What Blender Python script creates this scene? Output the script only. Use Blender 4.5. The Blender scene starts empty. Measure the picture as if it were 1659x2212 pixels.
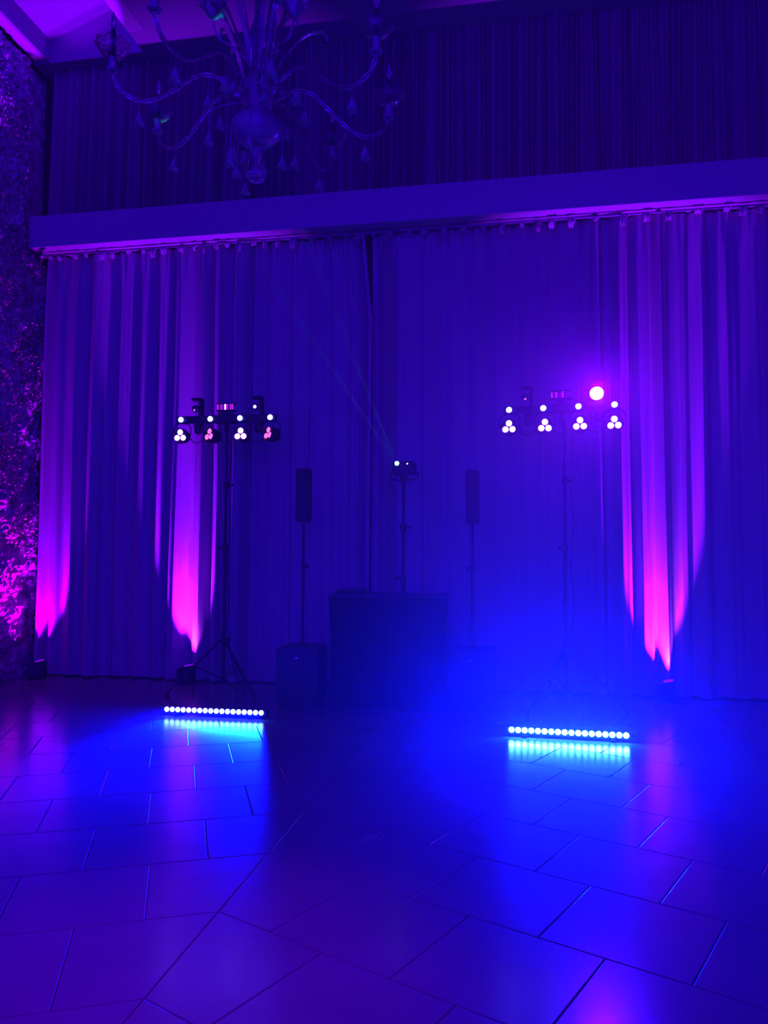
import bpy, bmesh, math, random
from mathutils import Vector, Matrix, noise

sc = bpy.context.scene
COL = sc.collection
PI = math.pi
random.seed(7)

# ------------------------------------------------------------------ camera
YAW, PITCH, ROLL = math.radians(10.2), math.radians(3.3), math.radians(0.3)
fw = Vector((-math.sin(YAW) * math.cos(PITCH), math.cos(YAW) * math.cos(PITCH), math.sin(PITCH)))
r0 = Vector((math.cos(YAW), math.sin(YAW), 0))
u0 = r0.cross(fw)
rt = r0 * math.cos(ROLL) + u0 * math.sin(ROLL)
up = rt.cross(fw)
cd = bpy.data.cameras.new('camera')
cam = bpy.data.objects.new('camera', cd)
COL.objects.link(cam)
cam.matrix_world = Matrix(((rt.x, up.x, -fw.x, 0), (rt.y, up.y, -fw.y, 0), (rt.z, up.z, -fw.z, 1.6), (0, 0, 0, 1)))
cd.sensor_fit = 'VERTICAL'
cd.sensor_height = 36
cd.lens = 1650 / 2212 * 36
cd.clip_start = 0.05
sc.camera = cam

# ------------------------------------------------------------------ view, sampling
sc.view_settings.view_transform = 'Standard'
sc.view_settings.look = 'None'
sc.view_settings.gamma = 1
sc.view_settings.exposure = 0
sc.view_settings.use_curve_mapping = False
cy = sc.cycles
cy.use_denoising = True
cy.max_bounces = 6
cy.diffuse_bounces = 2
cy.glossy_bounces = 3
cy.transmission_bounces = 5
cy.transparent_max_bounces = 12
cy.volume_bounces = 0
cy.volume_step_rate = 2.5
cy.volume_max_steps = 96
cy.use_adaptive_sampling = True
cy.adaptive_threshold = 0.04
cy.sample_clamp_indirect = 4
cy.caustics_reflective = False
cy.caustics_refractive = False

# ------------------------------------------------------------------ world: dim blue-violet glow of the hall
w = bpy.data.worlds.new('world')
sc.world = w
w.use_nodes = True
w.node_tree.nodes['Background'].inputs[0].default_value = (0.19, 0.0, 4.4, 1)
w.node_tree.nodes['Background'].inputs[1].default_value = 1.0

PURPLE = (0.22, 0.0, 1.0)
HAZE = 0.022


def lamp(kind, name, loc, target, power, color, **kw):
    d = bpy.data.lights.new(name, kind)
    d.energy = power
    d.color = color
    for k, v in kw.items():
        setattr(d, k, v)
    o = bpy.data.objects.new(name, d)
    COL.objects.link(o)
    o.location = loc
    o.rotation_euler = (Vector(target) - Vector(loc)).to_track_quat('-Z', 'Y').to_euler()
    return o


# uplights washing the curtain, the green wall and the underside of the beam
lamp('SPOT', 'uplight_beam', (-6.21, 9.06, 0.27), (-6.0, 10.1, 5), 1500, (0.27, 0.0, 1), spot_size=math.radians(40), spot_blend=0.6, shadow_soft_size=0.04)
lamp('SPOT', 'uplight_beam', (-4.13, 9.09, 0.24), (-4.3, 10.25, 5), 3000, (0.24, 0.002, 1), spot_size=math.radians(46), spot_blend=0.6, shadow_soft_size=0.04)
lamp('SPOT', 'uplight_beam', (1.574, 9.09, 0.24), (1.3, 10.25, 5), 3900, (0.24, 0.002, 1), spot_size=math.radians(46), spot_blend=0.6, shadow_soft_size=0.04)
lamp('SPOT', 'uplight_beam', (-6.25, 8.98, 0.27), (-6.75, 8.55, 3), 900, (0.45, 0.0, 0.85), spot_size=math.radians(44), spot_blend=1, shadow_soft_size=0.04)
# the same fixtures' inner lenses, tilted back onto the cloth
lamp('SPOT', 'uplight_flare', (-4.08, 9.07, 0.24), (-4.08, 9.24, 0.80), 230, (0.55, 0.03, 1), spot_size=math.radians(34), spot_blend=1, shadow_soft_size=0.03)
lamp('SPOT', 'uplight_flare', (1.62, 9.07, 0.24), (1.62, 9.24, 0.80), 300, (0.55, 0.04, 1), spot_size=math.radians(36), spot_blend=1, shadow_soft_size=0.03)
# unseen spot added to light the ceiling tray, then a wall washer beyond the frame
lamp('SPOT', 'uplight_beam', (-5.75, 6.5, 0.3), (-5.82, 8.0, 8.6), 13000, PURPLE, spot_size=math.radians(15), spot_blend=0.12, shadow_soft_size=0.05)  # added unseen spot for the ceiling tray, not one of the uplights
lamp('SPOT', 'uplight_beam', (3.6, 9.05, 0.24), (3.6, 10.1, 5), 900, PURPLE, spot_size=math.radians(34), spot_blend=0.6, shadow_soft_size=0.05)
# unseen spot added overhead for the purple pool on the floor
lamp('SPOT', 'added_floor_spot', (-1.0, -0.2, 7.6), (-1.3, 2.7, 0), 2600, (0.26, 0.0, 1.0), spot_size=math.radians(20), spot_blend=1, shadow_soft_size=0.15)
# LED battens on the floor
lamp('AREA', 'batten_beam', (-2.99, 7.18, 0.075), (-2.88, 3.2, -0.6), 650, (0.0, 0.002, 1.0), shape='RECTANGLE', size=1.0, size_y=0.04, spread=math.radians(46))
lamp('AREA', 'batten_beam', (0.39, 6.93, 0.075), (0.15, 2.0, 0.0), 320, (0.0, 0.0, 1.0), shape='RECTANGLE', size=1.0, size_y=0.04, spread=math.radians(84))

# ------------------------------------------------------------------ materials
def mat(name, base=(0.5, 0.5, 0.5), rough=0.5, metal=0.0, emit=None, es=0.0, trans=0.0, ior=1.45, bump=None, spec=0.5, noise_mix=None, sample=True):
    m = bpy.data.materials.new(name)
    m.use_nodes = True
    nt = m.node_tree
    b = nt.nodes['Principled BSDF']
    b.inputs['Base Color'].default_value = (*base, 1)
    b.inputs['Roughness'].default_value = rough
    b.inputs['Metallic'].default_value = metal
    b.inputs['IOR'].default_value = ior
    b.inputs['Specular IOR Level'].default_value = spec
    b.inputs['Transmission Weight'].default_value = trans
    if emit:
        b.inputs['Emission Color'].default_value = (*emit, 1)
        b.inputs['Emission Strength'].default_value = es
        if not sample:
            m.cycles.emission_sampling = 'NONE'
    if bump or noise_mix:
        tc = nt.nodes.new('ShaderNodeTexCoord')
        nz = nt.nodes.new('ShaderNodeTexNoise')
        nt.links.new(tc.outputs['Object'], nz.inputs['Vector'])
        sc_, st = bump or (noise_mix[0], 0)
        nz.inputs['Scale'].default_value = sc_
        nz.inputs['Detail'].default_value = 4
        if bump:
            bp = nt.nodes.new('ShaderNodeBump')
            bp.inputs['Strength'].default_value = st
            bp.inputs['Distance'].default_value = 0.02
            nt.links.new(nz.outputs['Fac'], bp.inputs['Height'])
            nt.links.new(bp.outputs['Normal'], b.inputs['Normal'])
        if noise_mix:
            n2 = nt.nodes.new('ShaderNodeTexNoise')
            nt.links.new(tc.outputs['Object'], n2.inputs['Vector'])
            n2.inputs['Scale'].default_value = noise_mix[0]
            n2.inputs['Detail'].default_value = 5
            rp = nt.nodes.new('ShaderNodeValToRGB')
            rp.color_ramp.elements[0].position = 0.3
            rp.color_ramp.elements[1].position = 0.7
            rp.color_ramp.elements[0].color = (*base, 1)
            rp.color_ramp.elements[1].color = (*noise_mix[1], 1)
            nt.links.new(n2.outputs['Fac'], rp.inputs['Fac'])
            nt.links.new(rp.outputs['Color'], b.inputs['Base Color'])
    return m


M = {}
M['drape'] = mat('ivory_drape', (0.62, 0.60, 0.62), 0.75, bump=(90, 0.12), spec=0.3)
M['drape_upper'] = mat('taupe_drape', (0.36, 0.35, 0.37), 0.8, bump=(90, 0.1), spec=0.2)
M['plaster'] = mat('lit_plaster', (0.33, 0.32, 0.33), 0.6, bump=(30, 0.03))
M['shaded_paint'] = mat('shaded_ceiling_paint', (0.22, 0.2, 0.24), 0.8, bump=(30, 0.03))  # darker than the plaster to stand for the unlit part of the ceiling
M['wall_dark'] = mat('dark_wall_paint', (0.05, 0.05, 0.06), 0.8, bump=(20, 0.05))
M['moss'] = mat('preserved_moss', (0.16, 0.15, 0.13), 0.85, bump=(22, 1.0), noise_mix=(9, (0.55, 0.5, 0.45)))
M['tile'] = mat('polished_limestone', (0.115, 0.11, 0.11), 0.20, bump=(5, 0.05), noise_mix=(1.3, (0.155, 0.15, 0.147)), spec=0.4)
M['grout'] = mat('tile_grout', (0.06, 0.06, 0.06), 0.8, bump=(40, 0.1))
M['black'] = mat('black_powder_coat', (0.012, 0.012, 0.014), 0.5, bump=(120, 0.05))
M['black_cloth'] = mat('black_stretch_cloth', (0.012, 0.012, 0.014), 0.85, bump=(60, 0.1))
M['grille'] = mat('black_speaker_grille', (0.015, 0.015, 0.017), 0.6, bump=(200, 0.3))
M['chrome'] = mat('brushed_chrome', (0.6, 0.6, 0.65), 0.3, 1.0, bump=(100, 0.02))
M['rubber'] = mat('black_rubber', (0.01, 0.01, 0.01), 0.9, bump=(80, 0.05))
M['glass'] = mat('venetian_glass', (0.62, 0.62, 0.7), 0.08, trans=0.95, ior=1.45, bump=(60, 0.25))
M['glass_ring'] = mat('frosted_glass', (0.5, 0.5, 0.6), 0.3, trans=0.75, bump=(50, 0.1))
M['socket'] = mat('dark_candle_socket', (0.02, 0.02, 0.03), 0.5, bump=(50, 0.1))
M['bulb'] = mat('clear_bulb_glass', (0.9, 0.85, 0.8), 0.08, trans=0.9, bump=(10, 0.01))
M['blue_led'] = mat('lit_blue_led', (0, 0, 0), emit=(0.03, 0.055, 1.0), es=80)
M['blue_led_right'] = mat('lit_cyan_led', (0, 0, 0), emit=(0.006, 0.045, 1.0), es=900)
M['white_led'] = mat('lit_strobe_led', (0, 0, 0), emit=(0.07, 0.07, 1.0), es=20, sample=False)
M['par_led'] = mat('lit_par_led', (0, 0, 0), emit=(0.25, 0.08, 1.0), es=16, sample=False)
M['par_pink'] = mat('dim_pink_par_led', (0.2, 0.05, 0.1), emit=(1.0, 0.17, 0.75), es=1.2, sample=False)
M['derby_pink'] = mat('lit_pink_prism', (0.2, 0.02, 0.2), emit=(0.7, 0.02, 0.6), es=0.8, sample=False)
M['derby_violet'] = mat('violet_prism_glass', (0.25, 0.05, 0.5), 0.2, emit=(0.25, 0.0, 0.5), es=0.35, sample=False)
M['pink_head'] = mat('lit_pink_lens', (0, 0, 0), emit=(0.9, 0.08, 0.9), es=22)
M['lens_dark'] = mat('dark_glass_lens', (0.03, 0.02, 0.06), 0.1, bump=(10, 0.01))
M['green_led'] = mat('lit_green_aperture', (0, 0, 0), emit=(0.25, 1.0, 0.9), es=5)
M['dot_led'] = mat('lit_white_indicator', (0, 0, 0), emit=(0.9, 0.9, 1.0), es=3, sample=False)
M['up_lens'] = mat('lit_magenta_lens', (0, 0, 0), emit=(0.3, 0.0, 1.0), es=1.0, sample=False)
M['metal_dark'] = mat('dark_rail_metal', (0.16, 0.16, 0.17), 0.4, 0.8, bump=(50, 0.03))


# ------------------------------------------------------------------ mesh helpers
def T(x=0, y=0, z=0, rx=0, ry=0, rz=0):
    return Matrix.Translation((x, y, z)) @ Matrix.Rotation(rz, 4, 'Z') @ Matrix.Rotation(ry, 4, 'Y') @ Matrix.Rotation(rx, 4, 'X')


def box(bm, sx, sy, sz, m=None, bev=0.0):
    m = m or Matrix()
    r = bmesh.ops.create_cube(bm, size=1, matrix=Matrix.Diagonal((sx, sy, sz, 1)))
    vs = r['verts']
    if bev > 0:
        es = list({e for v in vs for e in v.link_edges})
        r2 = bmesh.ops.bevel(bm, geom=es, offset=bev, segments=2, affect='EDGES')
        vs = list({v for f in r2['faces'] for v in f.verts} | {v for v in vs if v.is_valid})
        seen = set(vs)
        st = list(vs)
        while st:
            v = st.pop()
            for e in v.link_edges:
                o = e.other_vert(v)
                if o not in seen:
                    seen.add(o)
                    st.append(o)
        vs = list(seen)
    bmesh.ops.transform(bm, matrix=m, verts=vs)
    return bm


def lathe(bm, prof, m=None, seg=20, wob=None):
    """prof: list of (r, z) bottom to top, revolved about z."""
    m = m or Matrix()
    rings = []
    for i, (r, z) in enumerate(prof):
        ring = []
        for k in range(seg):
            a = 2 * PI * k / seg
            rr, zz = (r, z) if not wob else wob(r, z, a, i)
            ring.append(bm.verts.new(m @ Vector((rr * math.cos(a), rr * math.sin(a), zz))))
        rings.append(ring)
    for i in range(len(rings) - 1):
        for k in range(seg):
            bm.faces.new((rings[i][k], rings[i][(k + 1) % seg], rings[i + 1][(k + 1) % seg], rings[i + 1][k]))
    for ring, flip in ((rings[0], True), (rings[-1], False)):
        try:
            bm.faces.new(list(reversed(ring)) if flip else ring)
        except ValueError:
            pass
    return bm


def tube(bm, pts, rad, seg=8, m=None):
    m = m or Matrix()
    pts = [Vector(p) for p in pts]
    n = len(pts)
    rings = []
    ref = None
    for i, p in enumerate(pts):
        t = (pts[min(i + 1, n - 1)] - pts[max(i - 1, 0)]).normalized()
        if ref is None:
            ref = Vector((0, 0, 1)) if abs(t.z) < 0.9 else Vector((1, 0, 0))
        a = t.cross(ref).normalized()
        b = t.cross(a).normalized()
        ref = a.cross(t).normalized() if abs(a.cross(t).dot(t)) < 0.9 else ref
        r = rad(i / (n - 1)) if callable(rad) else rad
        rings.append([bm.verts.new(m @ (p + (a * math.cos(2 * PI * k / seg) + b * math.sin(2 * PI * k / seg)) * r)) for k in range(seg)])
    for i in range(n - 1):
        for k in range(seg):
            bm.faces.new((rings[i][k], rings[i][(k + 1) % seg], rings[i + 1][(k + 1) % seg], rings[i + 1][k]))
    bm.faces.new(list(reversed(rings[0])))
    bm.faces.new(rings[-1])
    return bm


def smooth_pts(ctrl, n=5):
    P = [Vector(c) for c in ctrl]
    out = []
    for i in range(len(P) - 1):
        a = P[max(i - 1, 0)]; b = P[i]; c = P[i + 1]; d = P[min(i + 2, len(P) - 1)]
        for k in range(n):
            t = k / n
            out.append(0.5 * ((2 * b) + (c - a) * t + (2 * a - 5 * b + 4 * c - d) * t * t + (3 * b - a - 3 * c + d) * t ** 3))
    out.append(P[-1])
    return out


def finish(name, bm, m, parent=None, smooth=True, label=None):
    bmesh.ops.recalc_face_normals(bm, faces=bm.faces)
    me = bpy.data.meshes.new(name)
    bm.to_mesh(me)
    bm.free()
    for mm in (m if isinstance(m, (list, tuple)) else [m]):
        me.materials.append(mm)
    if smooth:
        me.polygons.foreach_set('use_smooth', [True] * len(me.polygons))
        try:
            me.set_sharp_from_angle(angle=math.radians(38))
        except Exception:
            pass
    o = bpy.data.objects.new(name, me)
    COL.objects.link(o)
    if parent:
        o.parent = parent
    if label:
        o['label'] = label
    return o


def thing(name, label, cat, loc=(0, 0, 0), rz=0, group=None):
    o = bpy.data.objects.new(name, None)
    o.empty_display_size = 0.1
    COL.objects.link(o)
    o.location = loc
    o.rotation_euler = (0, 0, rz)
    return tag(o, label, cat, group)


def tag(o, label, cat, group=None, kind=None):
    o['label'] = label
    o['category'] = cat
    if group:
        o['group'] = group
    if kind:
        o['kind'] = kind
    return o


def struct(name, bm, m, smooth=False):
    o = finish(name, bm, m, smooth=smooth)
    o['kind'] = 'structure'
    return o


def B():
    return bmesh.new()


def copy_tree(o, parent=None):
    c = o.copy()
    COL.objects.link(c)
    if parent:
        c.parent = parent
        c.matrix_parent_inverse = o.matrix_parent_inverse
    for ch in [x for x in COL.objects if x.parent == o]:
        copy_tree(ch, c)
    return c


# ------------------------------------------------------------------ floor: square stone tiles laid in a chevron about a mitre line
MX = -1.35
FX0, FX1, FY0, FY1 = -6.6, 5.5, -3.0, 9.6


def clip(poly, a, b, c):
    """keep a*x+b*y<=c"""
    out = []
    n = len(poly)
    for i in range(n):
        p, q = poly[i], poly[(i + 1) % n]
        dp, dq = a * p[0] + b * p[1] - c, a * q[0] + b * q[1] - c
        if dp <= 0:
            out.append(p)
        if (dp < 0 < dq) or (dq < 0 < dp):
            t = dp / (dp - dq)
            out.append((p[0] + (q[0] - p[0]) * t, p[1] + (q[1] - p[1]) * t))
    return out


def inset(poly, d):
    n = len(poly)
    area = sum(poly[i][0] * poly[(i + 1) % n][1] - poly[(i + 1) % n][0] * poly[i][1] for i in range(n)) / 2
    if abs(area) < 0.004:
        return None
    if area < 0:
        poly = poly[::-1]
    res = list(poly)
    for i in range(n):
        p, q = poly[i], poly[(i + 1) % n]
        dx, dy = q[0] - p[0], q[1] - p[1]
        L = math.hypot(dx, dy)
        if L < 1e-6:
            continue
        nx, ny = dy / L, -dx / L
        res = clip(res, nx, ny, nx * p[0] + ny * p[1] - d)
        if len(res) < 3:
            return None
    return res


bm = B()
A25 = math.radians(25)
for side in (-1, 1):
    a = Vector((side * math.cos(A25), -math.sin(A25)))
    b = Vector((side * math.sin(A25), math.cos(A25)))
    h = 0.688 * math.cos(A25)
    for k in range(-10, 16):
        mk = Vector((MX, 2.66 + 0.688 * k))
        for i in range(-2, 16):
            s0 = 0.315 + 0.62 * i
            q = [mk + a * s0, mk + a * (s0 + 0.62), mk + a * (s0 + 0.62) + b * h, mk + a * s0 + b * h]
            q = [(v.x, v.y) for v in q]
            q = clip(q, -side, 0, -side * MX)
            for pl in ((-1, 0, -FX0), (1, 0, FX1), (0, -1, -FY0), (0, 1, FY1)):
                if len(q) >= 3:
                    q = clip(q, *pl)
            if len(q) < 3:
                continue
            o1 = inset(q, 0.0022)
            o2 = inset(q, 0.0055)
            if not o1 or not o2 or len(o1) != len(o2):
                continue
            va = [bm.verts.new((x, y, -0.006)) for x, y in o1]
            vb = [bm.verts.new((x, y, -0.0015)) for x, y in o1]
            vc = [bm.verts.new((x, y, 0.0)) for x, y in o2]
            bm.faces.new(vc)
            n = len(vc)
            for j in range(n):
                bm.faces.new((vb[j], vb[(j + 1) % n], vc[(j + 1) % n], vc[j]))
                bm.faces.new((va[j], va[(j + 1) % n], vb[(j + 1) % n], vb[j]))
g = [bm.verts.new(p) for p in ((FX0, FY0, -0.006), (FX1, FY0, -0.006), (FX1, FY1, -0.006), (FX0, FY1, -0.006))]
gf = bm.faces.new(g)
gf.material_index = 1
struct('floor', bm, [M['tile'], M['grout']])

# ------------------------------------------------------------------ shell
WY = 9.34       # plane of the drapes
bm = B(); box(bm, 12.3, 0.1, 9.2, T(-0.55, 9.60, 4.55)); struct('wall_back', bm, M['wall_dark'])
bm = B(); box(bm, 0.1, 12.6, 9.2, T(-6.64, 3.25, 4.55)); struct('wall_left', bm, M['wall_dark'])
bm = B(); box(bm, 0.1, 12.6, 9.2, T(5.45, 3.25, 4.55)); struct('wall_right', bm, M['wall_dark'])
# ceiling: soffit coloured dark to stand for shade, with a tray over the left side whose top slopes up
CZ = 8.3
bm = B()
box(bm, 10.21, 12.6, 0.1, T(0.395, 3.25, CZ + 0.05))
box(bm, 1.86, 0.46, 0.1, T(-5.64, 9.37, CZ + 0.06))
box(bm, 0.22, 0.4, 0.1, T(-4.82, 8.9, CZ + 0.05))
box(bm, 1.64, 0.04, 1.0, T(-5.75, 9.12, CZ + 0.5))
box(bm, 0.04, 12.1, 1.0, T(-6.32, 3.05, CZ + 0.5))
struct('ceiling', bm, M['shaded_paint'])
bm = B()
v = [bm.verts.new(p) for p in ((-6.30, FY0, 8.61), (-4.9, FY0, 9.15), (-4.9, 9.1, 9.15), (-6.30, 9.1, 8.61))]
bm.faces.new(v)
bmesh.ops.solidify(bm, geom=bm.faces[:], thickness=-0.05)
struct('ceiling_tray', bm, M['plaster'])  # tray and both strips paler than the soffit, light put into the colour
bm = B(); box(bm, 0.22, 11.7, 0.03, T(-4.82, 2.85, CZ + 0.005)); struct('lit_strip_1', bm, M['plaster'])
bm = B(); box(bm, 0.15, 12.0, 0.03, T(-6.40, 3.0, CZ + 0.005)); struct('lit_strip_2', bm, M['plaster'])
# long fascia beam above the lower drapes
bm = B()
box(bm, 11.9, 0.40, 0.43, T(-0.52, 9.19, 5.90), 0.004)
struct('beam', bm, M['plaster'])

# ------------------------------------------------------------------ moss wall
bm = B()
y0, y1, z0, z1 = 6.9, 9.42, 0.0, 8.25
ny, nz = 84, 250
grid = []
for i in range(ny + 1):
    row = []
    for j in range(nz + 1):
        y = y0 + (y1 - y0) * i / ny
        z = z0 + (z1 - z0) * j / nz
        p = Vector((y * 2.6, z * 2.6, 3.1))
        d = 0.055 * noise.fractal(p, 0.9, 2.1, 5) + 0.035 * abs(noise.noise(p * 3.7)) + 0.03 * noise.noise(p * 9.0)
        if y > 8.92 and z > 5.6:
            d = -0.06
        lim = 0.10
        d = max(-0.08, min(lim, d * 1.3))
        row.append(bm.verts.new((-6.50 + d, y, z)))
    grid.append(row)
for i in range(ny):
    for j in range(nz):
        bm.faces.new((grid[i][j], grid[i + 1][j], grid[i + 1][j + 1], grid[i][j + 1]))
# small curled tufts
for k in range(15000):
    y = random.uniform(7.6, 9.3)
    z = random.uniform(0.5, 8.2)
    if y > 8.9 and z > 5.6:
        continue
    if noise.noise(Vector((y * 1.7, z * 1.7, 9))) < 0.0:
        continue
    s = random.uniform(0.008, 0.026)
    c = Vector((-6.50 + 0.03 + 0.05 * noise.noise(Vector((y * 3, z * 3, 5))) + random.uniform(0.0, 0.07), y, z))
    q = Matrix.Rotation(random.uniform(0, 6.3), 3, 'X') @ Matrix.Rotation(random.uniform(-1.1, 1.1), 3, 'Z') @ Matrix.Rotation(random.uniform(-1.1, 1.1), 3, 'Y')
    pts = [(0, -0.4, -1), (0.25, 0.5, -0.5), (0.45, 0.9, 0.2), (0.2, 0.1, 1), (0.3, -0.8, 0.3)]
    bm.faces.new([bm.verts.new(c + q @ (Vector(p) * s)) for p in pts])
mo = finish('moss_wall_panel', bm, M['moss'], smooth=False)
tag(mo, 'rough textured moss and foliage panel covering the side wall, lit magenta from below', 'moss wall', kind='stuff')


# ------------------------------------------------------------------ drapes
def drape(name, label, x0, x1, z0, z1, amp, ridges, mt, top_pinch=0.0, seed=0, group=None, flare=None, crest=0.8, low=()):
    """pleated cloth; ridges: sorted x of fold crests"""
    rnd = random.Random(seed)
    bm = B()
    xs = []
    x = x0
    while x < x1:
        xs.append(x)
        x += 0.012
    xs.append(x1)
    info = [(rnd.uniform(0.65, 1.25), rnd.uniform(-1, 1), rnd.uniform(0.6, 1.6)) for _ in ridges]
    info = [(i_[0] * 0.45 if any(a_ < x_ < b_ for a_, b_ in low) else i_[0], i_[1], i_[2]) for i_, x_ in zip(info, ridges)]
    nzs = 40
    cols = []
    for x in xs:
        j = 0
        while j < len(ridges) - 2 and ridges[j + 1] < x:
            j += 1
        a, b = ridges[j], ridges[j + 1]
        t = max(0, min(1, (x - a) / (b - a)))
        am = info[j][0] * (1 - t) + info[j + 1][0] * t
        tt = t ** info[j][2]
        w_ = 0.5 + 0.5 * math.cos(2 * PI * tt)
        w_ = w_ ** crest
        fine = 0.10 * math.sin(x * 47 + 3 * math.sin(x * 5)) + 0.06 * math.sin(x * 83)
        col = []
        for k in range(nzs + 1):
            s = k / nzs
            z = z0 + (z1 - z0) * s
            drift = (info[j][1] * (1 - t) + info[j + 1][1] * t) * 0.035 * (1 - s)
            yy = WY - amp * am * (w_ + fine) * (0.85 + 0.25 * (1 - s)) + 0.012 * math.sin(z * 1.3 + x * 2.1)
            if top_pinch:
                tp = max(0, (s - 0.93) / 0.07)
                yy += tp * (0.018 * math.sin(x * 62))
            xx = x + drift
            if flare:
                xx += flare(x, s)
            zz = z + (0.006 * math.sin(x * 20) if k == 0 else 0)
            col.append(bm.verts.new((xx, yy, zz)))
        cols.append(col)
    for i in range(len(cols) - 1):
        for k in range(nzs):
            bm.faces.new((cols[i][k], cols[i + 1][k], cols[i + 1][k + 1], cols[i][k + 1]))
    bmesh.ops.solidify(bm, geom=bm.faces[:], thickness=-0.003)
    o = finish(name, bm, mt)
    tag(o, label, 'curtain', group)
    return o


RL = [-6.61, -6.29, -6.166, -5.919, -5.607, -5.231, -4.979, -4.683, -4.448, -4.08, -3.877, -3.574, -3.355, -3.075, -2.817, -2.525, -2.32, -2.081, -1.85]
RR = [-2.05, -1.65, -1.492, -1.128, -0.785, -0.52, -0.224, 0.024, 0.298, 0.622, 0.889, 1.164, 1.374, 1.62, 1.87, 2.084, 2.336, 2.685, 2.98, 3.272, 3.608, 3.939, 4.312, 4.68, 5.0, 5.4]
seam = -1.84
drape('curtain', 'long pale pleated drape hanging under the beam beside the moss wall', -6.36, seam + 0.03, 0.02, 5.66, 0.15, RL, M['drape'], 1, 3,
      'floor length drapes under the beam', low=((-5.5, -4.75), (-3.4, -2.0)), flare=lambda x, s: -0.10 * max(0, (x + 2.6) / 0.7) * max(0, (s - 0.80) / 0.2) if x > -2.6 else 0)
drape('curtain', 'long pale pleated drape hanging under the beam behind the right light stand', seam - 0.0, 5.3, 0.02, 5.66, 0.14, RR, M['drape'], 1, 5,
      'floor length drapes under the beam', low=((-1.6, 0.8), (1.8, 2.05), (2.2, 5.5)))
ru = []
x = -6.45
rr = random.Random(11)
while x < -1.15:
    ru.append(x)
    x += rr.uniform(0.105, 0.125)
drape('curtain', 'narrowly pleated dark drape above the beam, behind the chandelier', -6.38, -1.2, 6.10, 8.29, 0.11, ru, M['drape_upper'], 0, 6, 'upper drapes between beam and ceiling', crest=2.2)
ru = []
x = -0.95
while x < 5.4:
    ru.append(x)
    x += rr.uniform(0.10, 0.15)
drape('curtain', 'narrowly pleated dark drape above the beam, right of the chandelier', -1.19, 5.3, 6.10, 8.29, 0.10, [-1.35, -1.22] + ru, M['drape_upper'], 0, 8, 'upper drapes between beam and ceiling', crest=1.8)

# rail under the beam, with a ring shaped end cap and bunched headings
rail = thing('curtain_rail', 'thin curtain rail with a ring end cap under the long beam', 'curtain rail', (0, 9.19, 5.64))
bm = B(); tube(bm, [(-6.36, -0.03, 0), (5.2, -0.03, 0)], 0.014, 8); finish('rail', bm, M['metal_dark'], rail)
bm = B()
lathe(bm, [(0.035, -0.03), (0.058, -0.03), (0.062, 0.0), (0.058, 0.03), (0.035, 0.03), (0.032, 0.0), (0.035, -0.03)], T(-6.30, -0.15, -0.03, rx=PI / 2, rz=-0.4), 28)
box(bm, 0.02, 0.02, 0.05, T(-6.30, -0.14, 0.05))
finish('end_cap', bm, M['chrome'], rail)
bm = B(); lathe(bm, [(0.005, 0), (0.034, 0), (0.034, 0.02), (0.005, 0.02)], T(-6.30, -0.14, -0.03, rx=PI / 2, rz=-0.4), 20); finish('cap_centre', bm, M['black'], rail)
bm = B()
rr = random.Random(4)
for xs_, xe_, step in ((-6.25, -2.0, 0.17), (-1.8, 5.0, 0.22)):
    x = xs_
    while x < xe_:
        bm = B()
        wd = rr.uniform(0.05, 0.10)
        dp = rr.uniform(0.05, 0.15)
        fr = rr.uniform(0.03, 0.07)
        n = 7
        rows = []
        for j in range(5):
            t = j / 4
            rows.append([bm.verts.new((x + (i / (n - 1) - 0.5) * wd * (1.2 - 0.5 * t) + 0.01 * math.sin(i * 2.2 + j), 0.0 - fr * math.sin(PI * (0.15 + 0.75 * t)) - 0.018 * math.sin(i * 1.9 + x * 7), 0.01 - dp * t + 0.014 * math.sin(i * 2.4 + x * 3) * t)) for i in range(n)])
        for j in range(4):
            for i in range(n - 1):
                bm.faces.new((rows[j][i], rows[j][i + 1], rows[j + 1][i + 1], rows[j + 1][i]))
        x += step * rr.uniform(0.7, 1.5)
        bmesh.ops.solidify(bm, geom=bm.faces[:], thickness=-0.003)
        finish('gathered_heading', bm, M['drape'], rail)


# ------------------------------------------------------------------ floor uplights
def uplight(loc, rz, label):
    t = thing('uplight', label, 'uplight', loc, rz, 'uplights along the drapes')
    bm = B()
    box(bm, 0.20, 0.13, 0.17, T(0, 0, 0.105), 0.012)
    # sloping top housing
    tv = [v for v in bm.verts if v.co.z > 0.17]
    for v in tv:
        v.co.z += (v.co.x + 0.1) * 0.22
    finish('housing', bm, M['black'], t)
    bm = B(); lathe(bm, [(0.002, 0), (0.055, 0), (0.058, 0.008), (0.002, 0.010)], T(0.035, 0.0, 0.222, ry=-0.22), 24); finish('lens', bm, M['up_lens'], t)
    bm = B(); tube(bm, [(-0.108, 0, 0.12), (-0.115, 0, 0.11), (-0.115, 0, 0.012), (0.115, 0, 0.012), (0.115, 0, 0.11), (0.108, 0, 0.12)], 0.006, 6); finish('bracket', bm, M['black'], t)
    for sx in (-1, 1):
        for sy in (-1, 1):
            bm = B(); lathe(bm, [(0.012, 0), (0.012, 0.022)], T(sx * 0.08, sy * 0.045, 0), 10); finish('foot', bm, M['rubber'], t)
    bm = B(); box(bm, 0.05, 0.003, 0.03, T(-0.03, -0.067, 0.13), 0.001); finish('display', bm, M['lens_dark'], t)
    return t


uplight((-6.17, 9.02, 0), 0.35, 'small black box uplight on the floor in the corner by the moss wall')
uplight((-4.13, 9.05, 0), 0.0, 'black box uplight with a bright pink flare on the drape, behind the left tripod')
uplight((1.574, 9.05, 0), 0.0, 'black box uplight in haze under the brightest pink flare, right of the cyan floor bar')


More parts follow.
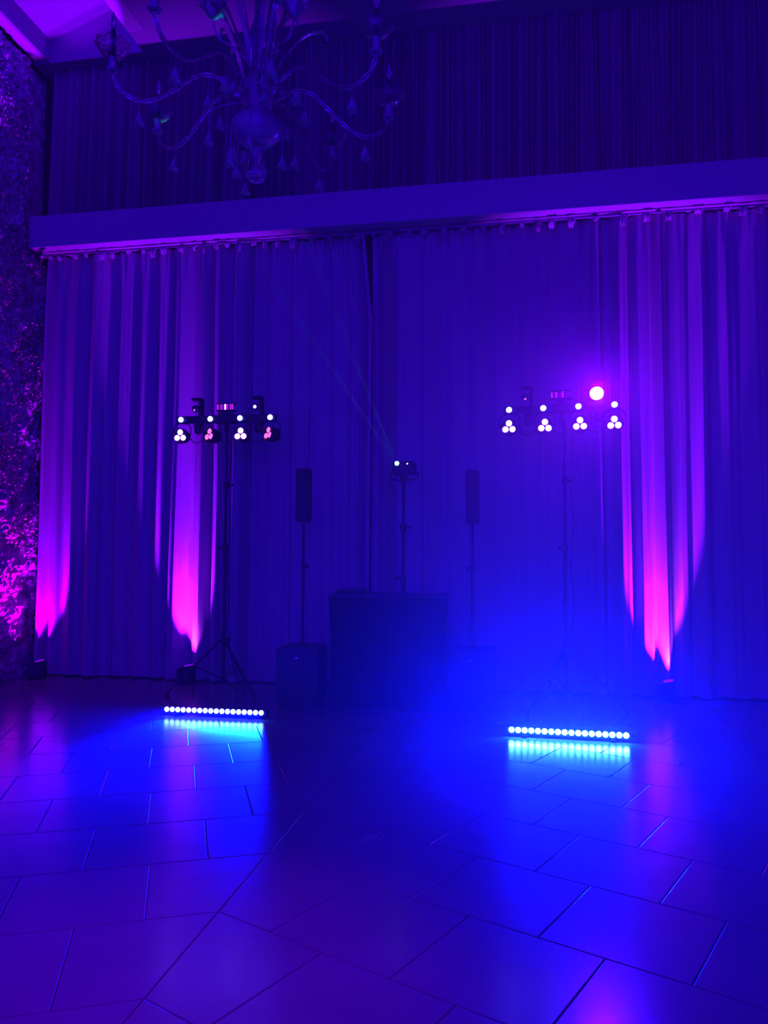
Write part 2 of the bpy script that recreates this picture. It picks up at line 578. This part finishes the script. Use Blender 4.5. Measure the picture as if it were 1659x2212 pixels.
# ------------------------------------------------------------------ LED floor battens
def batten(loc, rz, led, label):
    t = thing('led_light_bar', label, 'light bar', loc, rz, 'LED bars lying on the dance floor')
    bm = B()
    box(bm, 1.075, 0.075, 0.062, T(0, 0.012, 0.053), 0.006)
    for s in (-1, 1):
        box(bm, 0.012, 0.09, 0.07, T(s * 0.541, 0.01, 0.053), 0.003)
    finish('housing', bm, M['black'], t)
    for s in (-1, 1):
        bm = B(); box(bm, 0.05, 0.11, 0.02, T(s * 0.38, 0.012, 0.010), 0.003); finish('foot', bm, M['black'], t)
    for k in range(18):
        x = (k - 8.5) * 0.0575
        bm = B()
        lathe(bm, [(0.0245, 0), (0.0245, 0.006), (0.019, 0.015), (0.010, 0.020), (0.001, 0.022)], T(x, -0.022, 0.064, rx=PI / 2), 16)
        finish('led_lens', bm, led, t)
    return t


batten((-3.0, 7.25, 0), 0.02, M['blue_led'], 'black LED bar with a row of small blue-white lenses in front of left tripod')
batten((0.395, 7.0, 0), -0.03, M['blue_led_right'], 'LED bar glowing intense cyan in the haze on the right floor')


# ------------------------------------------------------------------ tripod stands with four-par light bars
def tripod(loc, rz, hgt, label, seed, cat='light stand', spread=0.62, group='tripod light stands', collar=0.62, cable=True, prad=0.022):
    t = thing('tripod_stand', label, cat, loc, rz, group)
    bm = B()
    tube(bm, [(0, 0, 0.12), (0, 0, hgt * 0.55)], prad, 14)
    tube(bm, [(0, 0, hgt * 0.5), (0, 0, hgt * 0.8)], prad * 0.8, 14)
    tube(bm, [(0, 0, hgt * 0.75), (0, 0, hgt)], prad * 0.62, 14)
    finish('pole', bm, M['black'], t)
    for zz, sgn in ((hgt * 0.55, -1), (hgt * 0.79, 1), (collar, 1)):
        bm = B()
        lathe(bm, [(prad * 1.15, -0.04), (prad * 1.5, -0.035), (prad * 1.5, 0.035), (prad * 1.15, 0.04)], T(0, 0, zz), 16)
        finish('collar', bm, M['black'], t)
        bm = B()
        lathe(bm, [(0.006, 0), (0.006, 0.03), (0.018, 0.032), (0.018, 0.05), (0.004, 0.054)], T(sgn * prad * 1.3, 0, zz, ry=sgn * PI / 2), 12)
        finish('clamp_knob', bm, M['black'], t)
    for k in range(3):
        a = 2 * PI * k / 3 + math.radians(200)
        d = Vector((math.cos(a), math.sin(a), 0))
        bm = B()
        tube(bm, [d * 0.03 + Vector((0, 0, collar)), d * spread + Vector((0, 0, 0.03))], 0.013, 10)
        leg = finish('leg', bm, M['black'], t)
        bm = B()
        lathe(bm, [(0.02, 0), (0.02, 0.03), (0.014, 0.045)], T(d.x * spread, d.y * spread, 0), 10)
        finish('rubber_foot', bm, M['rubber'], leg)
        bm = B()
        tube(bm, [Vector((0, 0, 0.16)), d * spread * 0.52 + Vector((0, 0, 0.03 + (collar - 0.03) * 0.5))], 0.008, 8)
        finish('brace', bm, M['black'], t)
    if cable:
        rnd = random.Random(seed)
        pts = []
        n = 12
        for i in range(n + 1):
            s = i / n
            loose = 0.02 + 0.045 * abs(math.sin(s * PI * 3.3 + seed))
            pts.append((0.03 + loose * 0.6 + (0.12 * max(0, 1 - s * 4)), -0.03 - loose * 0.4, hgt - 0.15 - (hgt - 0.17) * (1 - s)))
        bm = B()
        tube(bm, smooth_pts(pts, 4), 0.006, 6)
        finish('cable', bm, M['rubber'], t)
    return t


def par_bar(loc, rz, label, tilts, pinks, hot):
    t = thing('stage_light_bar', label, 'stage lights', loc, rz, 'stage light bars on tripods')
    bm = B()
    box(bm, 1.24, 0.07, 0.085, T(0, 0, 0), 0.008)
    box(bm, 0.20, 0.10, 0.11, T(0, 0.0, 0.0), 0.01)
    lathe(bm, [(0.022, -0.16), (0.026, -0.15), (0.026, -0.04)], T(0, 0.02, 0), 14)
    finish('crossbar', bm, M['black'], t)
    for k in range(4):
        x = (k - 1.5) * 0.37
        # strobe lamp on the bar
        bm = B(); lathe(bm, [(0.002, 0), (0.030, 0), (0.033, 0.012), (0.026, 0.024), (0.012, 0.031), (0.002, 0.033)], T(x, -0.034, 0.0, rx=PI / 2), 18)
        finish('strobe_lens', bm, M['white_led'], t)
        # hanging par can
        px_ = x + (0.0, 0.01, 0.015, -0.0)[k]
        tx, tz = tilts[k]
        can = T(px_, -0.02, -0.195) @ Matrix.Rotation(tz, 4, 'Z') @ Matrix.Rotation(tx, 4, 'X')
        bm = B()
        lathe(bm, [(0.045, 0.10), (0.075, 0.09), (0.088, 0.03), (0.092, -0.02), (0.092, -0.045), (0.084, -0.045), (0.082, -0.030), (0.002, -0.030)][::-1], can @ T(rx=-PI / 2), 26)
        body = finish('par_can', bm, M['black'], t)
        for q in range(3):
            ang = PI / 2 + q * 2 * PI / 3
            rr_ = 0.044
            bm = B()
            lathe(bm, [(0.002, 0), (0.032, 0), (0.034, 0.006), (0.026, 0.014), (0.012, 0.019), (0.002, 0.020)], can @ T(rr_ * math.cos(ang), -0.030, rr_ * math.sin(ang) * 1.0, rx=PI / 2), 18)
            finish('led_lens', bm, M['par_pink'] if k in pinks else M['par_led'], body)
        bm = B()
        tube(bm, smooth_pts([(px_ - 0.105, 0.0, -0.19), (px_ - 0.108, 0.0, -0.10), (px_ - 0.07, 0, -0.05), (px_, 0, -0.042), (px_ + 0.07, 0, -0.05), (px_ + 0.108, 0, -0.10), (px_ + 0.105, 0, -0.19)], 4), 0.006, 6)
        finish('yoke', bm, M['black'], t)
    # two derby effects above and the prism drum in the middle
    for s, nm in ((-1, 0), (1, 1)):
        x = s * 0.375
        bm = B()
        box(bm, 0.095, 0.10, 0.12, T(x + 0.025, 0.01, -0.03), 0.012)
        box(bm, 0.035, 0.10, 0.24, T(x + 0.055, 0.01, 0.13), 0.006)
        box(bm, 0.13, 0.10, 0.03, T(x + 0.008, 0.01, 0.245), 0.006)
        lathe(bm, [(0.02, -0.11), (0.045, -0.09), (0.05, -0.03)], T(x + 0.02, 0.01, -0.06), 16)
        dome = finish('derby_light', bm, M['black'], t)
        bm = B()
        lathe(bm, [(0.002, 0), (0.044, 0), (0.046, 0.01), (0.036, 0.032), (0.018, 0.045), (0.002, 0.048)], T(x - 0.005, -0.02, 0.13, rx=PI / 2), 22)
        isb = hot and s == 1
        finish('dome_lens', bm, M['lens_dark'], dome)
        bm = B()
        r_ = 0.072 if isb else (0.020 if s == 1 else 0.011)
        lathe(bm, [(0.002, 0), (r_, 0), (r_ * 0.9, r_ * 0.3), (r_ * 0.5, r_ * 0.55), (0.002, r_ * 0.6)], T(x + 0.0, -0.068, 0.125 if s == 1 else 0.105, rx=PI / 2), 22)
        finish('lamp', bm, M['pink_head'] if isb else M['par_led'] if s == 1 else M['par_pink'], dome)
    bm = B()
    box(bm, 0.22, 0.10, 0.012, T(0, 0, 0.098), 0.003)
    box(bm, 0.22, 0.10, 0.012, T(0, 0, 0.178), 0.003)
    box(bm, 0.10, 0.08, 0.06, T(0, 0.01, 0.06), 0.006)
    drum = finish('prism_drum', bm, M['black'], t)
    for i in range(9):
        x = (i - 4) * 0.023
        bm = B()
        box(bm, 0.015, 0.01, 0.066, T(x, -0.044, 0.138), 0.002)
        mm = M['par_led'] if (i == 4 and not hot) else (M['derby_pink'] if i in (0, 2, 5, 7, 8) else M['derby_violet'])
        if hot and i > 6:
            mm = M['derby_violet']
        finish('prism_strip', bm, mm, drum)
    # slack cable between the cans
    for q in range(3):
        xa = (q - 1.5) * 0.37 + 0.05
        bm = B()
        tube(bm, smooth_pts([(xa, 0.05, -0.18), (xa + 0.10, 0.03, -0.27), (xa + 0.19, 0.03, -0.25), (xa + 0.30, 0.05, -0.17)], 5), 0.005, 6)
        finish('cable', bm, M['rubber'], t)
    return t


SH = 3.21
tripod((-3.42, 8.50, 0), 0.1, SH - 0.14, 'tall black tripod light stand behind the left floor bar', 1)
tripod((0.46, 8.40, 0), 0.5, SH - 0.14, 'tall black tripod light stand in the haze behind the cyan floor bar', 4)
par_bar((-3.433, 8.50, SH), 0.0, 'stage light bar on the left tripod with two cans glowing dim pink', [(0.05, 0), (-0.1, -0.5), (0.0, 0.0), (-0.1, -0.65)], (1, 3), False)
par_bar((0.43, 8.40, SH), -0.12, 'stage light bar on the right tripod with the big magenta glare', [(0, 0.0), (0.1, 0.2), (0, 0), (0.15, -0.1)], (), True)
# beams of those fixtures
for x, y, e in ((-3.99, 8.4, 5), (-2.88, 8.4, 7), (-3.24, 8.4, 5), (-3.6, 8.4, 5)):
    lamp('SPOT', 'strobe_beam', (x, y, SH), (x * 0.4, 0, 1.2), e, (0.02, 0.02, 1), spot_size=math.radians(70), spot_blend=1, shadow_soft_size=0.03)
for x, y, e in ((-0.12, 8.35, 10), (0.25, 8.3, 8)):
    lamp('SPOT', 'strobe_beam', (x, y, SH), (x * 0.4, 0, 1.4), e, (0.02, 0.02, 1), spot_size=math.radians(80), spot_blend=1, shadow_soft_size=0.03)
lamp('SPOT', 'derby_beam', (0.80, 8.18, SH + 0.13), (0.1, 0, 1.7), 800, (0.045, 0.0, 1.0), spot_size=math.radians(100), spot_blend=1, shadow_soft_size=0.05)


lamp('SPOT', 'moving_beam', (0.80, 8.17, SH + 0.13), (0.0, 0.0, 1.65), 420, (1.0, 0.0, 0.4), spot_size=math.radians(18), spot_blend=1, shadow_soft_size=0.03)


# ------------------------------------------------------------------ column speakers on subs
def sub(loc, rz, label):
    t = thing('subwoofer', label, 'subwoofer', loc, rz, 'subwoofers beside the booth')
    bm = B(); box(bm, 0.46, 0.50, 0.60, T(0, 0, 0.32), 0.015); finish('cabinet', bm, M['black'], t)
    bm = B(); box(bm, 0.41, 0.012, 0.54, T(0, -0.255, 0.32), 0.004); finish('grille', bm, M['grille'], t)
    bm = B(); box(bm, 0.03, 0.004, 0.012, T(0.0, -0.263, 0.52), 0.001); finish('badge', bm, M['chrome'], t)
    for sx in (-1, 1):
        for sy in (-1, 1):
            bm = B(); lathe(bm, [(0.02, 0), (0.02, 0.022)], T(sx * 0.18, sy * 0.2, 0), 10); finish('foot', bm, M['rubber'], t)
    bm = B(); lathe(bm, [(0.03, 0), (0.026, 0.03), (0.02, 0.035)], T(0, 0, 0.618), 14); finish('pole_socket', bm, M['black'], t)
    return t


def column(loc, rz, zb, label, kn):
    # loc at the top of the sub
    t = thing('column_speaker', label, 'speaker', loc, rz, 'column speakers on poles')
    bm = B()
    tube(bm, [(0, 0, 0.0), (0, 0, zb * 0.62)], 0.019, 12)
    tube(bm, [(0, 0, zb * 0.6), (0, 0, zb)], 0.016, 12)
    finish('pole', bm, M['black'], t)
    bm = B()
    lathe(bm, [(0.021, -0.04), (0.026, -0.03), (0.026, 0.03), (0.021, 0.04)], T(0, 0, zb * 0.63), 14)
    lathe(bm, [(0.006, 0), (0.006, 0.02), (0.018, 0.022), (0.018, 0.038), (0.004, 0.04)], T(kn * 0.02, 0, zb * 0.63, ry=kn * PI / 2), 12)
    finish('clamp_knob', bm, M['black'], t)
    bm = B(); box(bm, 0.145, 0.16, 0.585, T(0, 0, zb + 0.29), 0.012); finish('cabinet', bm, M['black'], t)
    bm = B(); box(bm, 0.125, 0.008, 0.55, T(0, -0.082, zb + 0.29), 0.003); finish('grille', bm, M['grille'], t)
    return t


sub((-2.355, 8.10, 0), 0.05, 'black subwoofer cabinet on the floor at the left end of the booth')
column((-2.355, 8.10, 0.652), 0.0, 1.32, 'slim black column speaker on a pole left of the booth', 1)
sub((-0.52, 8.30, 0), -0.05, 'black subwoofer cabinet on the floor at the right end of the booth')
column((-0.52, 8.30, 0.652), 0.0, 1.30, 'slim black column speaker on a pole right of the green laser', -1)

# ------------------------------------------------------------------ DJ booth
bt = thing('dj_booth', 'wide black cloth covered booth between the two column speakers', 'booth', (-1.40, 8.15, 0))
bm = B()
# front and side panels with soft wavy cloth
W_, D_, H_ = 1.22, 0.55, 1.17
nx = 40
path = []
for i in range(9):
    path.append((-W_ / 2, D_ / 2 - D_ * i / 8))
for i in range(1, nx + 1):
    path.append((-W_ / 2 + W_ * i / nx, -D_ / 2))
for i in range(1, 9):
    path.append((W_ / 2, -D_ / 2 + D_ * i / 8))
cols = []
for i, (x, y) in enumerate(path):
    col = []
    for k in range(9):
        s = k / 8
        pin = 0.02 * math.sin(PI * s)
        inx = -math.copysign(pin, x) if abs(abs(x) - W_ / 2) < 0.01 else 0
        iny = pin if abs(y + D_ / 2) < 0.01 else 0
        col.append(bm.verts.new((x + inx, y + iny + 0.004 * math.sin(i * 1.7), 0.02 + (H_ - 0.02) * s)))
    cols.append(col)
for i in range(len(cols) - 1):
    for k in range(8):
        bm.faces.new((cols[i][k], cols[i + 1][k], cols[i + 1][k + 1], cols[i][k + 1]))
bmesh.ops.solidify(bm, geom=bm.faces[:], thickness=-0.004)
finish('cloth_front', bm, M['black_cloth'], bt)
bm = B(); box(bm, W_ + 0.02, D_ + 0.02, 0.03, T(0, 0, H_ + 0.01), 0.008); finish('table_top', bm, M['black'], bt)
for sx in (-1, 1):
    for sy in (-1, 1):
        bm = B(); tube(bm, [(sx * (W_ / 2 - 0.05), sy * (D_ / 2 - 0.05), 0), (sx * (W_ / 2 - 0.05), sy * (D_ / 2 - 0.05), H_)], 0.016, 10); finish('leg', bm, M['black'], bt)
t = thing('mixer_case', 'low rounded black equipment case on the left end of the booth', 'equipment case', (-1.82, 8.15, H_ + 0.025))
bm = B(); box(bm, 0.30, 0.34, 0.045, T(0, 0, 0.0225), 0.015); finish('case', bm, M['black'], t)
bm = B()
tube(bm, smooth_pts([(-0.10, -0.175, 0.02), (-0.08, -0.2, 0.025), (0.08, -0.2, 0.025), (0.10, -0.175, 0.02)], 4), 0.008, 8)
finish('handle', bm, M['rubber'], t)

# ------------------------------------------------------------------ laser on its own stand
LZ = 2.53
tripod((-1.345, 8.75, 0), 0.2, LZ - 0.08, 'slim black stand behind the booth carrying the laser', 9, cable=False, prad=0.026, spread=0.36)
t = thing('laser_projector', 'small black laser box with a green light on top of the slim stand', 'laser', (-1.345, 8.73, LZ), 0.05)
bm = B(); box(bm, 0.27, 0.20, 0.15, T(0.01, 0, 0.09), 0.02); lathe(bm, [(0.03, -0.08), (0.05, 0.0), (0.055, 0.02)], None, 14); finish('housing', bm, M['black'], t)
bm = B(); lathe(bm, [(0.002, 0), (0.026, 0), (0.022, 0.008), (0.002, 0.012)], T(-0.065, -0.10, 0.135, rx=PI / 2), 18); finish('aperture', bm, M['green_led'], t)
bm = B(); lathe(bm, [(0.001, 0), (0.009, 0), (0.006, 0.004), (0.001, 0.005)], T(0.055, -0.10, 0.130, rx=PI / 2), 12); finish('indicator_light', bm, M['dot_led'], t)
bm = B(); tube(bm, smooth_pts([(-0.145, 0, 0.05), (-0.15, 0, -0.02), (-0.06, 0, -0.05), (0.06, 0, -0.05), (0.165, 0, -0.02), (0.16, 0, 0.05)], 4), 0.007, 8); finish('yoke', bm, M['black'], t)
# its green shaft reaching the chandelier
lamp('SPOT', 'laser_shaft', (-1.41, 8.60, LZ + 0.14), (-2.43, 4.70, 4.62), 4000, (0.0, 1.0, 0.45), spot_size=math.radians(1.3), spot_blend=0.3, shadow_soft_size=0.01)
lamp('SPOT', 'laser_shaft', (-1.41, 8.60, LZ + 0.14), (-1.85, 4.24, 4.95), 4500, (0.0, 0.7, 1.0), spot_size=math.radians(1.3), spot_blend=0.3, shadow_soft_size=0.01)

# ------------------------------------------------------------------ chandelier
CX, CYc = -1.617, 4.419
ch = thing('chandelier', 'large clear glass chandelier with curling arms and bell drops under the ceiling', 'chandelier', (CX, CYc, 4.30))
Z0 = 4.30
ARM = [(0.10, 4.44), (0.16, 4.50), (0.22, 4.545), (0.29, 4.56), (0.36, 4.545), (0.44, 4.48), (0.52, 4.41), (0.60, 4.355), (0.69, 4.325), (0.77, 4.345), (0.83, 4.395), (0.855, 4.45), (0.86, 4.50)]


def bell(bm, m, s=1.0):
    def wob(r, z, a, i):
        if i >= 0 and r > 0.018 * s:
            return r * (1 + 0.16 * math.cos(5 * a)), z - 0.006 * s * math.cos(5 * a)
        return r, z
    lathe(bm, [(0.030 * s, -0.062 * s), (0.022 * s, -0.048 * s), (0.015 * s, -0.030 * s), (0.009 * s, -0.012 * s), (0.005 * s, 0.0)], m, 20, wob)
    tube(bm, [(0, 0, 0), (0, 0, 0.045 * s)], 0.002, 5, m)
    return bm


def build_arm():
    arm_pts = smooth_pts([(r, 0, z - Z0) for r, z in ARM], 5)

    bm = B()
    # twisted rope glass: radius modulated along and around the arm
    n = len(arm_pts)
    seg = 12
    rings = []
    for i, p in enumerate(arm_pts):
        t = (arm_pts[min(i + 1, n - 1)] - arm_pts[max(i - 1, 0)]).normalized()
        a = Vector((0, 1, 0))
        b = t.cross(a).normalized()
        ring = []
        for k in range(seg):
            th = 2 * PI * k / seg
            r = 0.0115 * (1 + 0.16 * math.cos(4 * th + i * 0.9))
            ring.append(bm.verts.new(p + (a * math.cos(th) + b * math.sin(th)) * r))
        rings.append(ring)
    for i in range(n - 1):
        for k in range(seg):
            bm.faces.new((rings[i][k], rings[i][(k + 1) % seg], rings[i + 1][(k + 1) % seg], rings[i + 1][k]))
    bm.faces.new(rings[0][::-1]); bm.faces.new(rings[-1])
    arm = finish('arm', bm, M['glass'], ch)
    E = 0.86
    bm = B(); lathe(bm, [(0.014, 0.0), (0.034, 0.002), (0.038, 0.010), (0.034, 0.018), (0.014, 0.020)], T(E, 0, 4.475 - Z0), 24); finish('glass_ring', bm, M['glass_ring'], arm)
    bm = B(); lathe(bm, [(0.020, 0), (0.023, 0.01), (0.022, 0.085), (0.026, 0.09)], T(E, 0, 4.495 - Z0), 18); finish('candle_holder', bm, M['glass_ring'], arm)

    def wob(r, z, a, i):
        if 3 < i < 10:
            return r * (1 + 0.07 * math.cos(9 * a)), z + 0.008 * math.cos(9 * a)
        return r, z
    bm = B()
    lathe(bm, [(0.022, 0), (0.045, 0.004), (0.066, 0.020), (0.082, 0.044), (0.094, 0.066), (0.104, 0.074), (0.102, 0.078), (0.090, 0.070), (0.078, 0.048), (0.062, 0.025), (0.040, 0.010), (0.020, 0.008)], T(E, 0, 4.565 - Z0), 36, wob)
    finish('drip_dish', bm, M['glass'], arm)
    bm = B(); lathe(bm, [(0.014, 0), (0.016, 0.005), (0.016, 0.14), (0.012, 0.15)], T(E, 0, 4.585 - Z0), 14); finish('candle', bm, M['socket'], arm)
    bm = B(); lathe(bm, [(0.009, 0), (0.014, 0.02), (0.017, 0.045), (0.013, 0.075), (0.006, 0.10), (0.002, 0.115)], T(E, 0, 4.735 - Z0), 14); finish('bulb', bm, M['bulb'], arm)
    # bell flower hanging at the lowest point, and a leaf near the hub
    bm = B(); bell(bm, T(0.70, 0, 4.255 - Z0), 1.25); finish('bell_drop', bm, M['glass_ring'], arm)
    bm = B(); bell(bm, T(0.30, 0, 4.43 - Z0), 1.25); tube(bm, [(0.30, 0, 4.47 - Z0), (0.30, 0, 4.55 - Z0)], 0.002, 5); finish('bell_drop', bm, M['glass_ring'], arm)
    bm = B()
    lathe(bm, [(0.002, 0.05), (0.016, 0.035), (0.022, 0.015), (0.014, 0.0), (0.002, -0.004)][::-1], T(0.15, 0, 4.50 - Z0), 14)
    finish('glass_bead', bm, M['glass_ring'], arm)
    return arm


arm0 = build_arm()
arms = [arm0] + [copy_tree(arm0, ch) for _ in range(7)]
for k, a in enumerate(arms):
    a.rotation_euler = (0, 0, math.radians(116 - 45 * k))

bm = B()   # central column
lathe(bm, [(0.03, -0.02), (0.06, 0.05), (0.085, 0.10), (0.115, 0.17), (0.12, 0.21), (0.09, 0.26), (0.05, 0.30), (0.035, 0.36), (0.06, 0.42), (0.075, 0.50), (0.06, 0.58), (0.03, 0.66), (0.022, 0.80), (0.05, 0.88), (0.06, 0.95), (0.035, 1.02), (0.02, 1.10), (0.02, 1.25)], None, 28)
finish('column', bm, M['glass'], ch)
bm = B()
lathe(bm, [(0.02, -0.145), (0.06, -0.14), (0.11, -0.115), (0.145, -0.075), (0.158, -0.035), (0.150, -0.005), (0.125, 0.025), (0.085, 0.045), (0.04, 0.05)], None, 40, lambda r, z, a, i: (r * (1 + 0.02 * math.cos(12 * a)), z))
finish('bowl', bm, M['glass_ring'], ch)
bm = B()
lathe(bm, [(0.002, -0.385), (0.012, -0.372), (0.045, -0.365), (0.060, -0.345), (0.055, -0.325), (0.030, -0.312), (0.024, -0.29), (0.030, -0.25), (0.040, -0.20), (0.032, -0.16), (0.025, -0.14)], None, 28)
finish('finial', bm, M['glass'], ch)
# ring of bell drops under the bowl and on inner branches
bdir = [(0.16, -0.20, 20), (0.17, -0.16, 95), (0.17, -0.22, 155), (0.16, -0.19, 215), (0.17, -0.17, 275), (0.20, -0.28, 335 - 95), (0.28, -0.04, 140), (0.30, -0.10, 55), (0.30, -0.06, 190), (0.26, 0.05, 300)]
for r, z, az in bdir:
    az = math.radians(az)
    bm = B(); bell(bm, T(r * math.cos(az), r * math.sin(az), z), 1.15)
    tube(bm, smooth_pts([(r * math.cos(az), r * math.sin(az), z + 0.045), (r * math.cos(az), r * math.sin(az), z + 0.12), (r * 0.8 * math.cos(az), r * 0.8 * math.sin(az), z + 0.17), (0.07 * math.cos(az), 0.07 * math.sin(az), max(z + 0.2, 0.06))], 4), 0.004, 6)
    finish('bell_drop', bm, M['glass_ring'], ch)
# curling glass leaves rising round the column
rnd = random.Random(21)
for k in range(11):
    az = 2 * PI * k / 11 + rnd.uniform(-0.1, 0.1)
    L = rnd.uniform(0.45, 0.85)
    out = rnd.uniform(0.16, 0.34)
    zb = 0.20 if k % 2 else 0.30
    ctrl = [(0.08, zb), (0.11, zb + L * 0.3), (0.12 + out * 0.25, zb + L * 0.6), (0.12 + out * 0.6, zb + L * 0.85), (0.12 + out, zb + L * 0.95), (0.13 + out * 1.05, zb + L * 0.85)]
    P = smooth_pts([(r, 0, z) for r, z in ctrl], 4)
    bm = B()
    rows = []
    for i, p in enumerate(P):
        s = i / (len(P) - 1)
        wd = 0.008 + 0.020 * math.sin(PI * min(1, s * 1.05)) ** 0.8
        rows.append([bm.verts.new(Matrix.Rotation(az, 3, 'Z') @ Vector((p.x + 0.012 * abs(j) / 2, j * wd / 2 * (1 + 0.15 * math.sin(i * 1.8)), p.z))) for j in (-2, -1, 0, 1, 2)])
    for i in range(len(rows) - 1):
        for j in range(4):
            bm.faces.new((rows[i][j], rows[i][j + 1], rows[i + 1][j + 1], rows[i + 1][j]))
    bmesh.ops.solidify(bm, geom=bm.faces[:], thickness=-0.004)
    finish('glass_leaf', bm, M['glass'], ch)
# upper tier of small glass flowers on curved stems
for az in (218, 338, 98):
    az = math.radians(az)
    ca, sa = math.cos(az), math.sin(az)
    bm = B()
    tube(bm, smooth_pts([(0.04 * ca, 0.04 * sa, 0.36), (0.15 * ca, 0.15 * sa, 0.44), (0.25 * ca, 0.25 * sa, 0.47), (0.29 * ca, 0.29 * sa, 0.58)], 5), 0.007, 8)
    stem = finish('flower_stem', bm, M['glass'], ch)
    bm = B()
    lathe(bm, [(0.010, 0), (0.030, 0.015), (0.045, 0.045), (0.062, 0.075), (0.080, 0.085), (0.076, 0.092), (0.056, 0.080), (0.038, 0.048), (0.024, 0.020), (0.008, 0.010)], T(0.29 * ca, 0.29 * sa, 0.58), 30, lambda r, z, a, i: (r * (1 + 0.12 * math.cos(6 * a)), z + 0.010 * math.cos(6 * a) * (r > 0.05)))
    finish('glass_flower', bm, M['glass_ring'], stem)
# chain and ceiling rose
bm = B()
z = 1.25
k = 0
while z < CZ - Z0 - 0.06:
    m_ = T(0, 0, z + 0.03, rz=(k % 2) * PI / 2)
    pts = [(0.014 * math.cos(2 * PI * i / 12), 0, 0.028 * math.sin(2 * PI * i / 12)) for i in range(13)]
    tube(bm, pts, 0.0035, 6, m_)
    z += 0.047
    k += 1
finish('chain', bm, M['chrome'], ch)
bm = B(); lathe(bm, [(0.02, -0.05), (0.05, -0.04), (0.09, -0.012), (0.10, 0.0)], T(0, 0, CZ - Z0), 28); finish('ceiling_rose', bm, M['chrome'], ch)

# ------------------------------------------------------------------ thin stage haze filling the hall
hz = bpy.data.materials.new('stage_haze')
hz.use_nodes = True
nt = hz.node_tree
nt.nodes.clear()
out = nt.nodes.new('ShaderNodeOutputMaterial')
vs = nt.nodes.new('ShaderNodeVolumeScatter')
vs.inputs['Color'].default_value = (0.95, 0.95, 1.0, 1)
vs.inputs['Density'].default_value = HAZE
vs.inputs['Anisotropy'].default_value = 0.55
nt.links.new(vs.outputs[0], out.inputs['Volume'])
# the fog machine's cloud hangs thickest over the right half of the dance floor
geo = nt.nodes.new('ShaderNodeTexCoord')
mp = nt.nodes.new('ShaderNodeMapping')
mp.inputs['Location'].default_value = (-0.35, -6.1, -1.0)
nt.links.new(geo.outputs['Object'], mp.inputs['Vector'])
ln = nt.nodes.new('ShaderNodeVectorMath')
ln.operation = 'LENGTH'
nt.links.new(mp.outputs['Vector'], ln.inputs[0])
mr = nt.nodes.new('ShaderNodeMapRange')
mr.interpolation_type = 'SMOOTHSTEP'
mr.inputs['From Min'].default_value = 0.3
mr.inputs['From Max'].default_value = 3.2
mr.inputs['To Min'].default_value = HAZE * 2.6
mr.inputs['To Max'].default_value = HAZE * 0.22
nt.links.new(ln.outputs['Value'], mr.inputs['Value'])
nt.links.new(mr.outputs['Result'], vs.inputs['Density'])
bm = B(); box(bm, 11.7, 11.6, 8.2, T(-0.5, 3.15, 4.15))
ho = finish('stage_haze', bm, hz, smooth=False)
tag(ho, 'thin stage haze hanging in the whole hall', 'haze', kind='stuff')
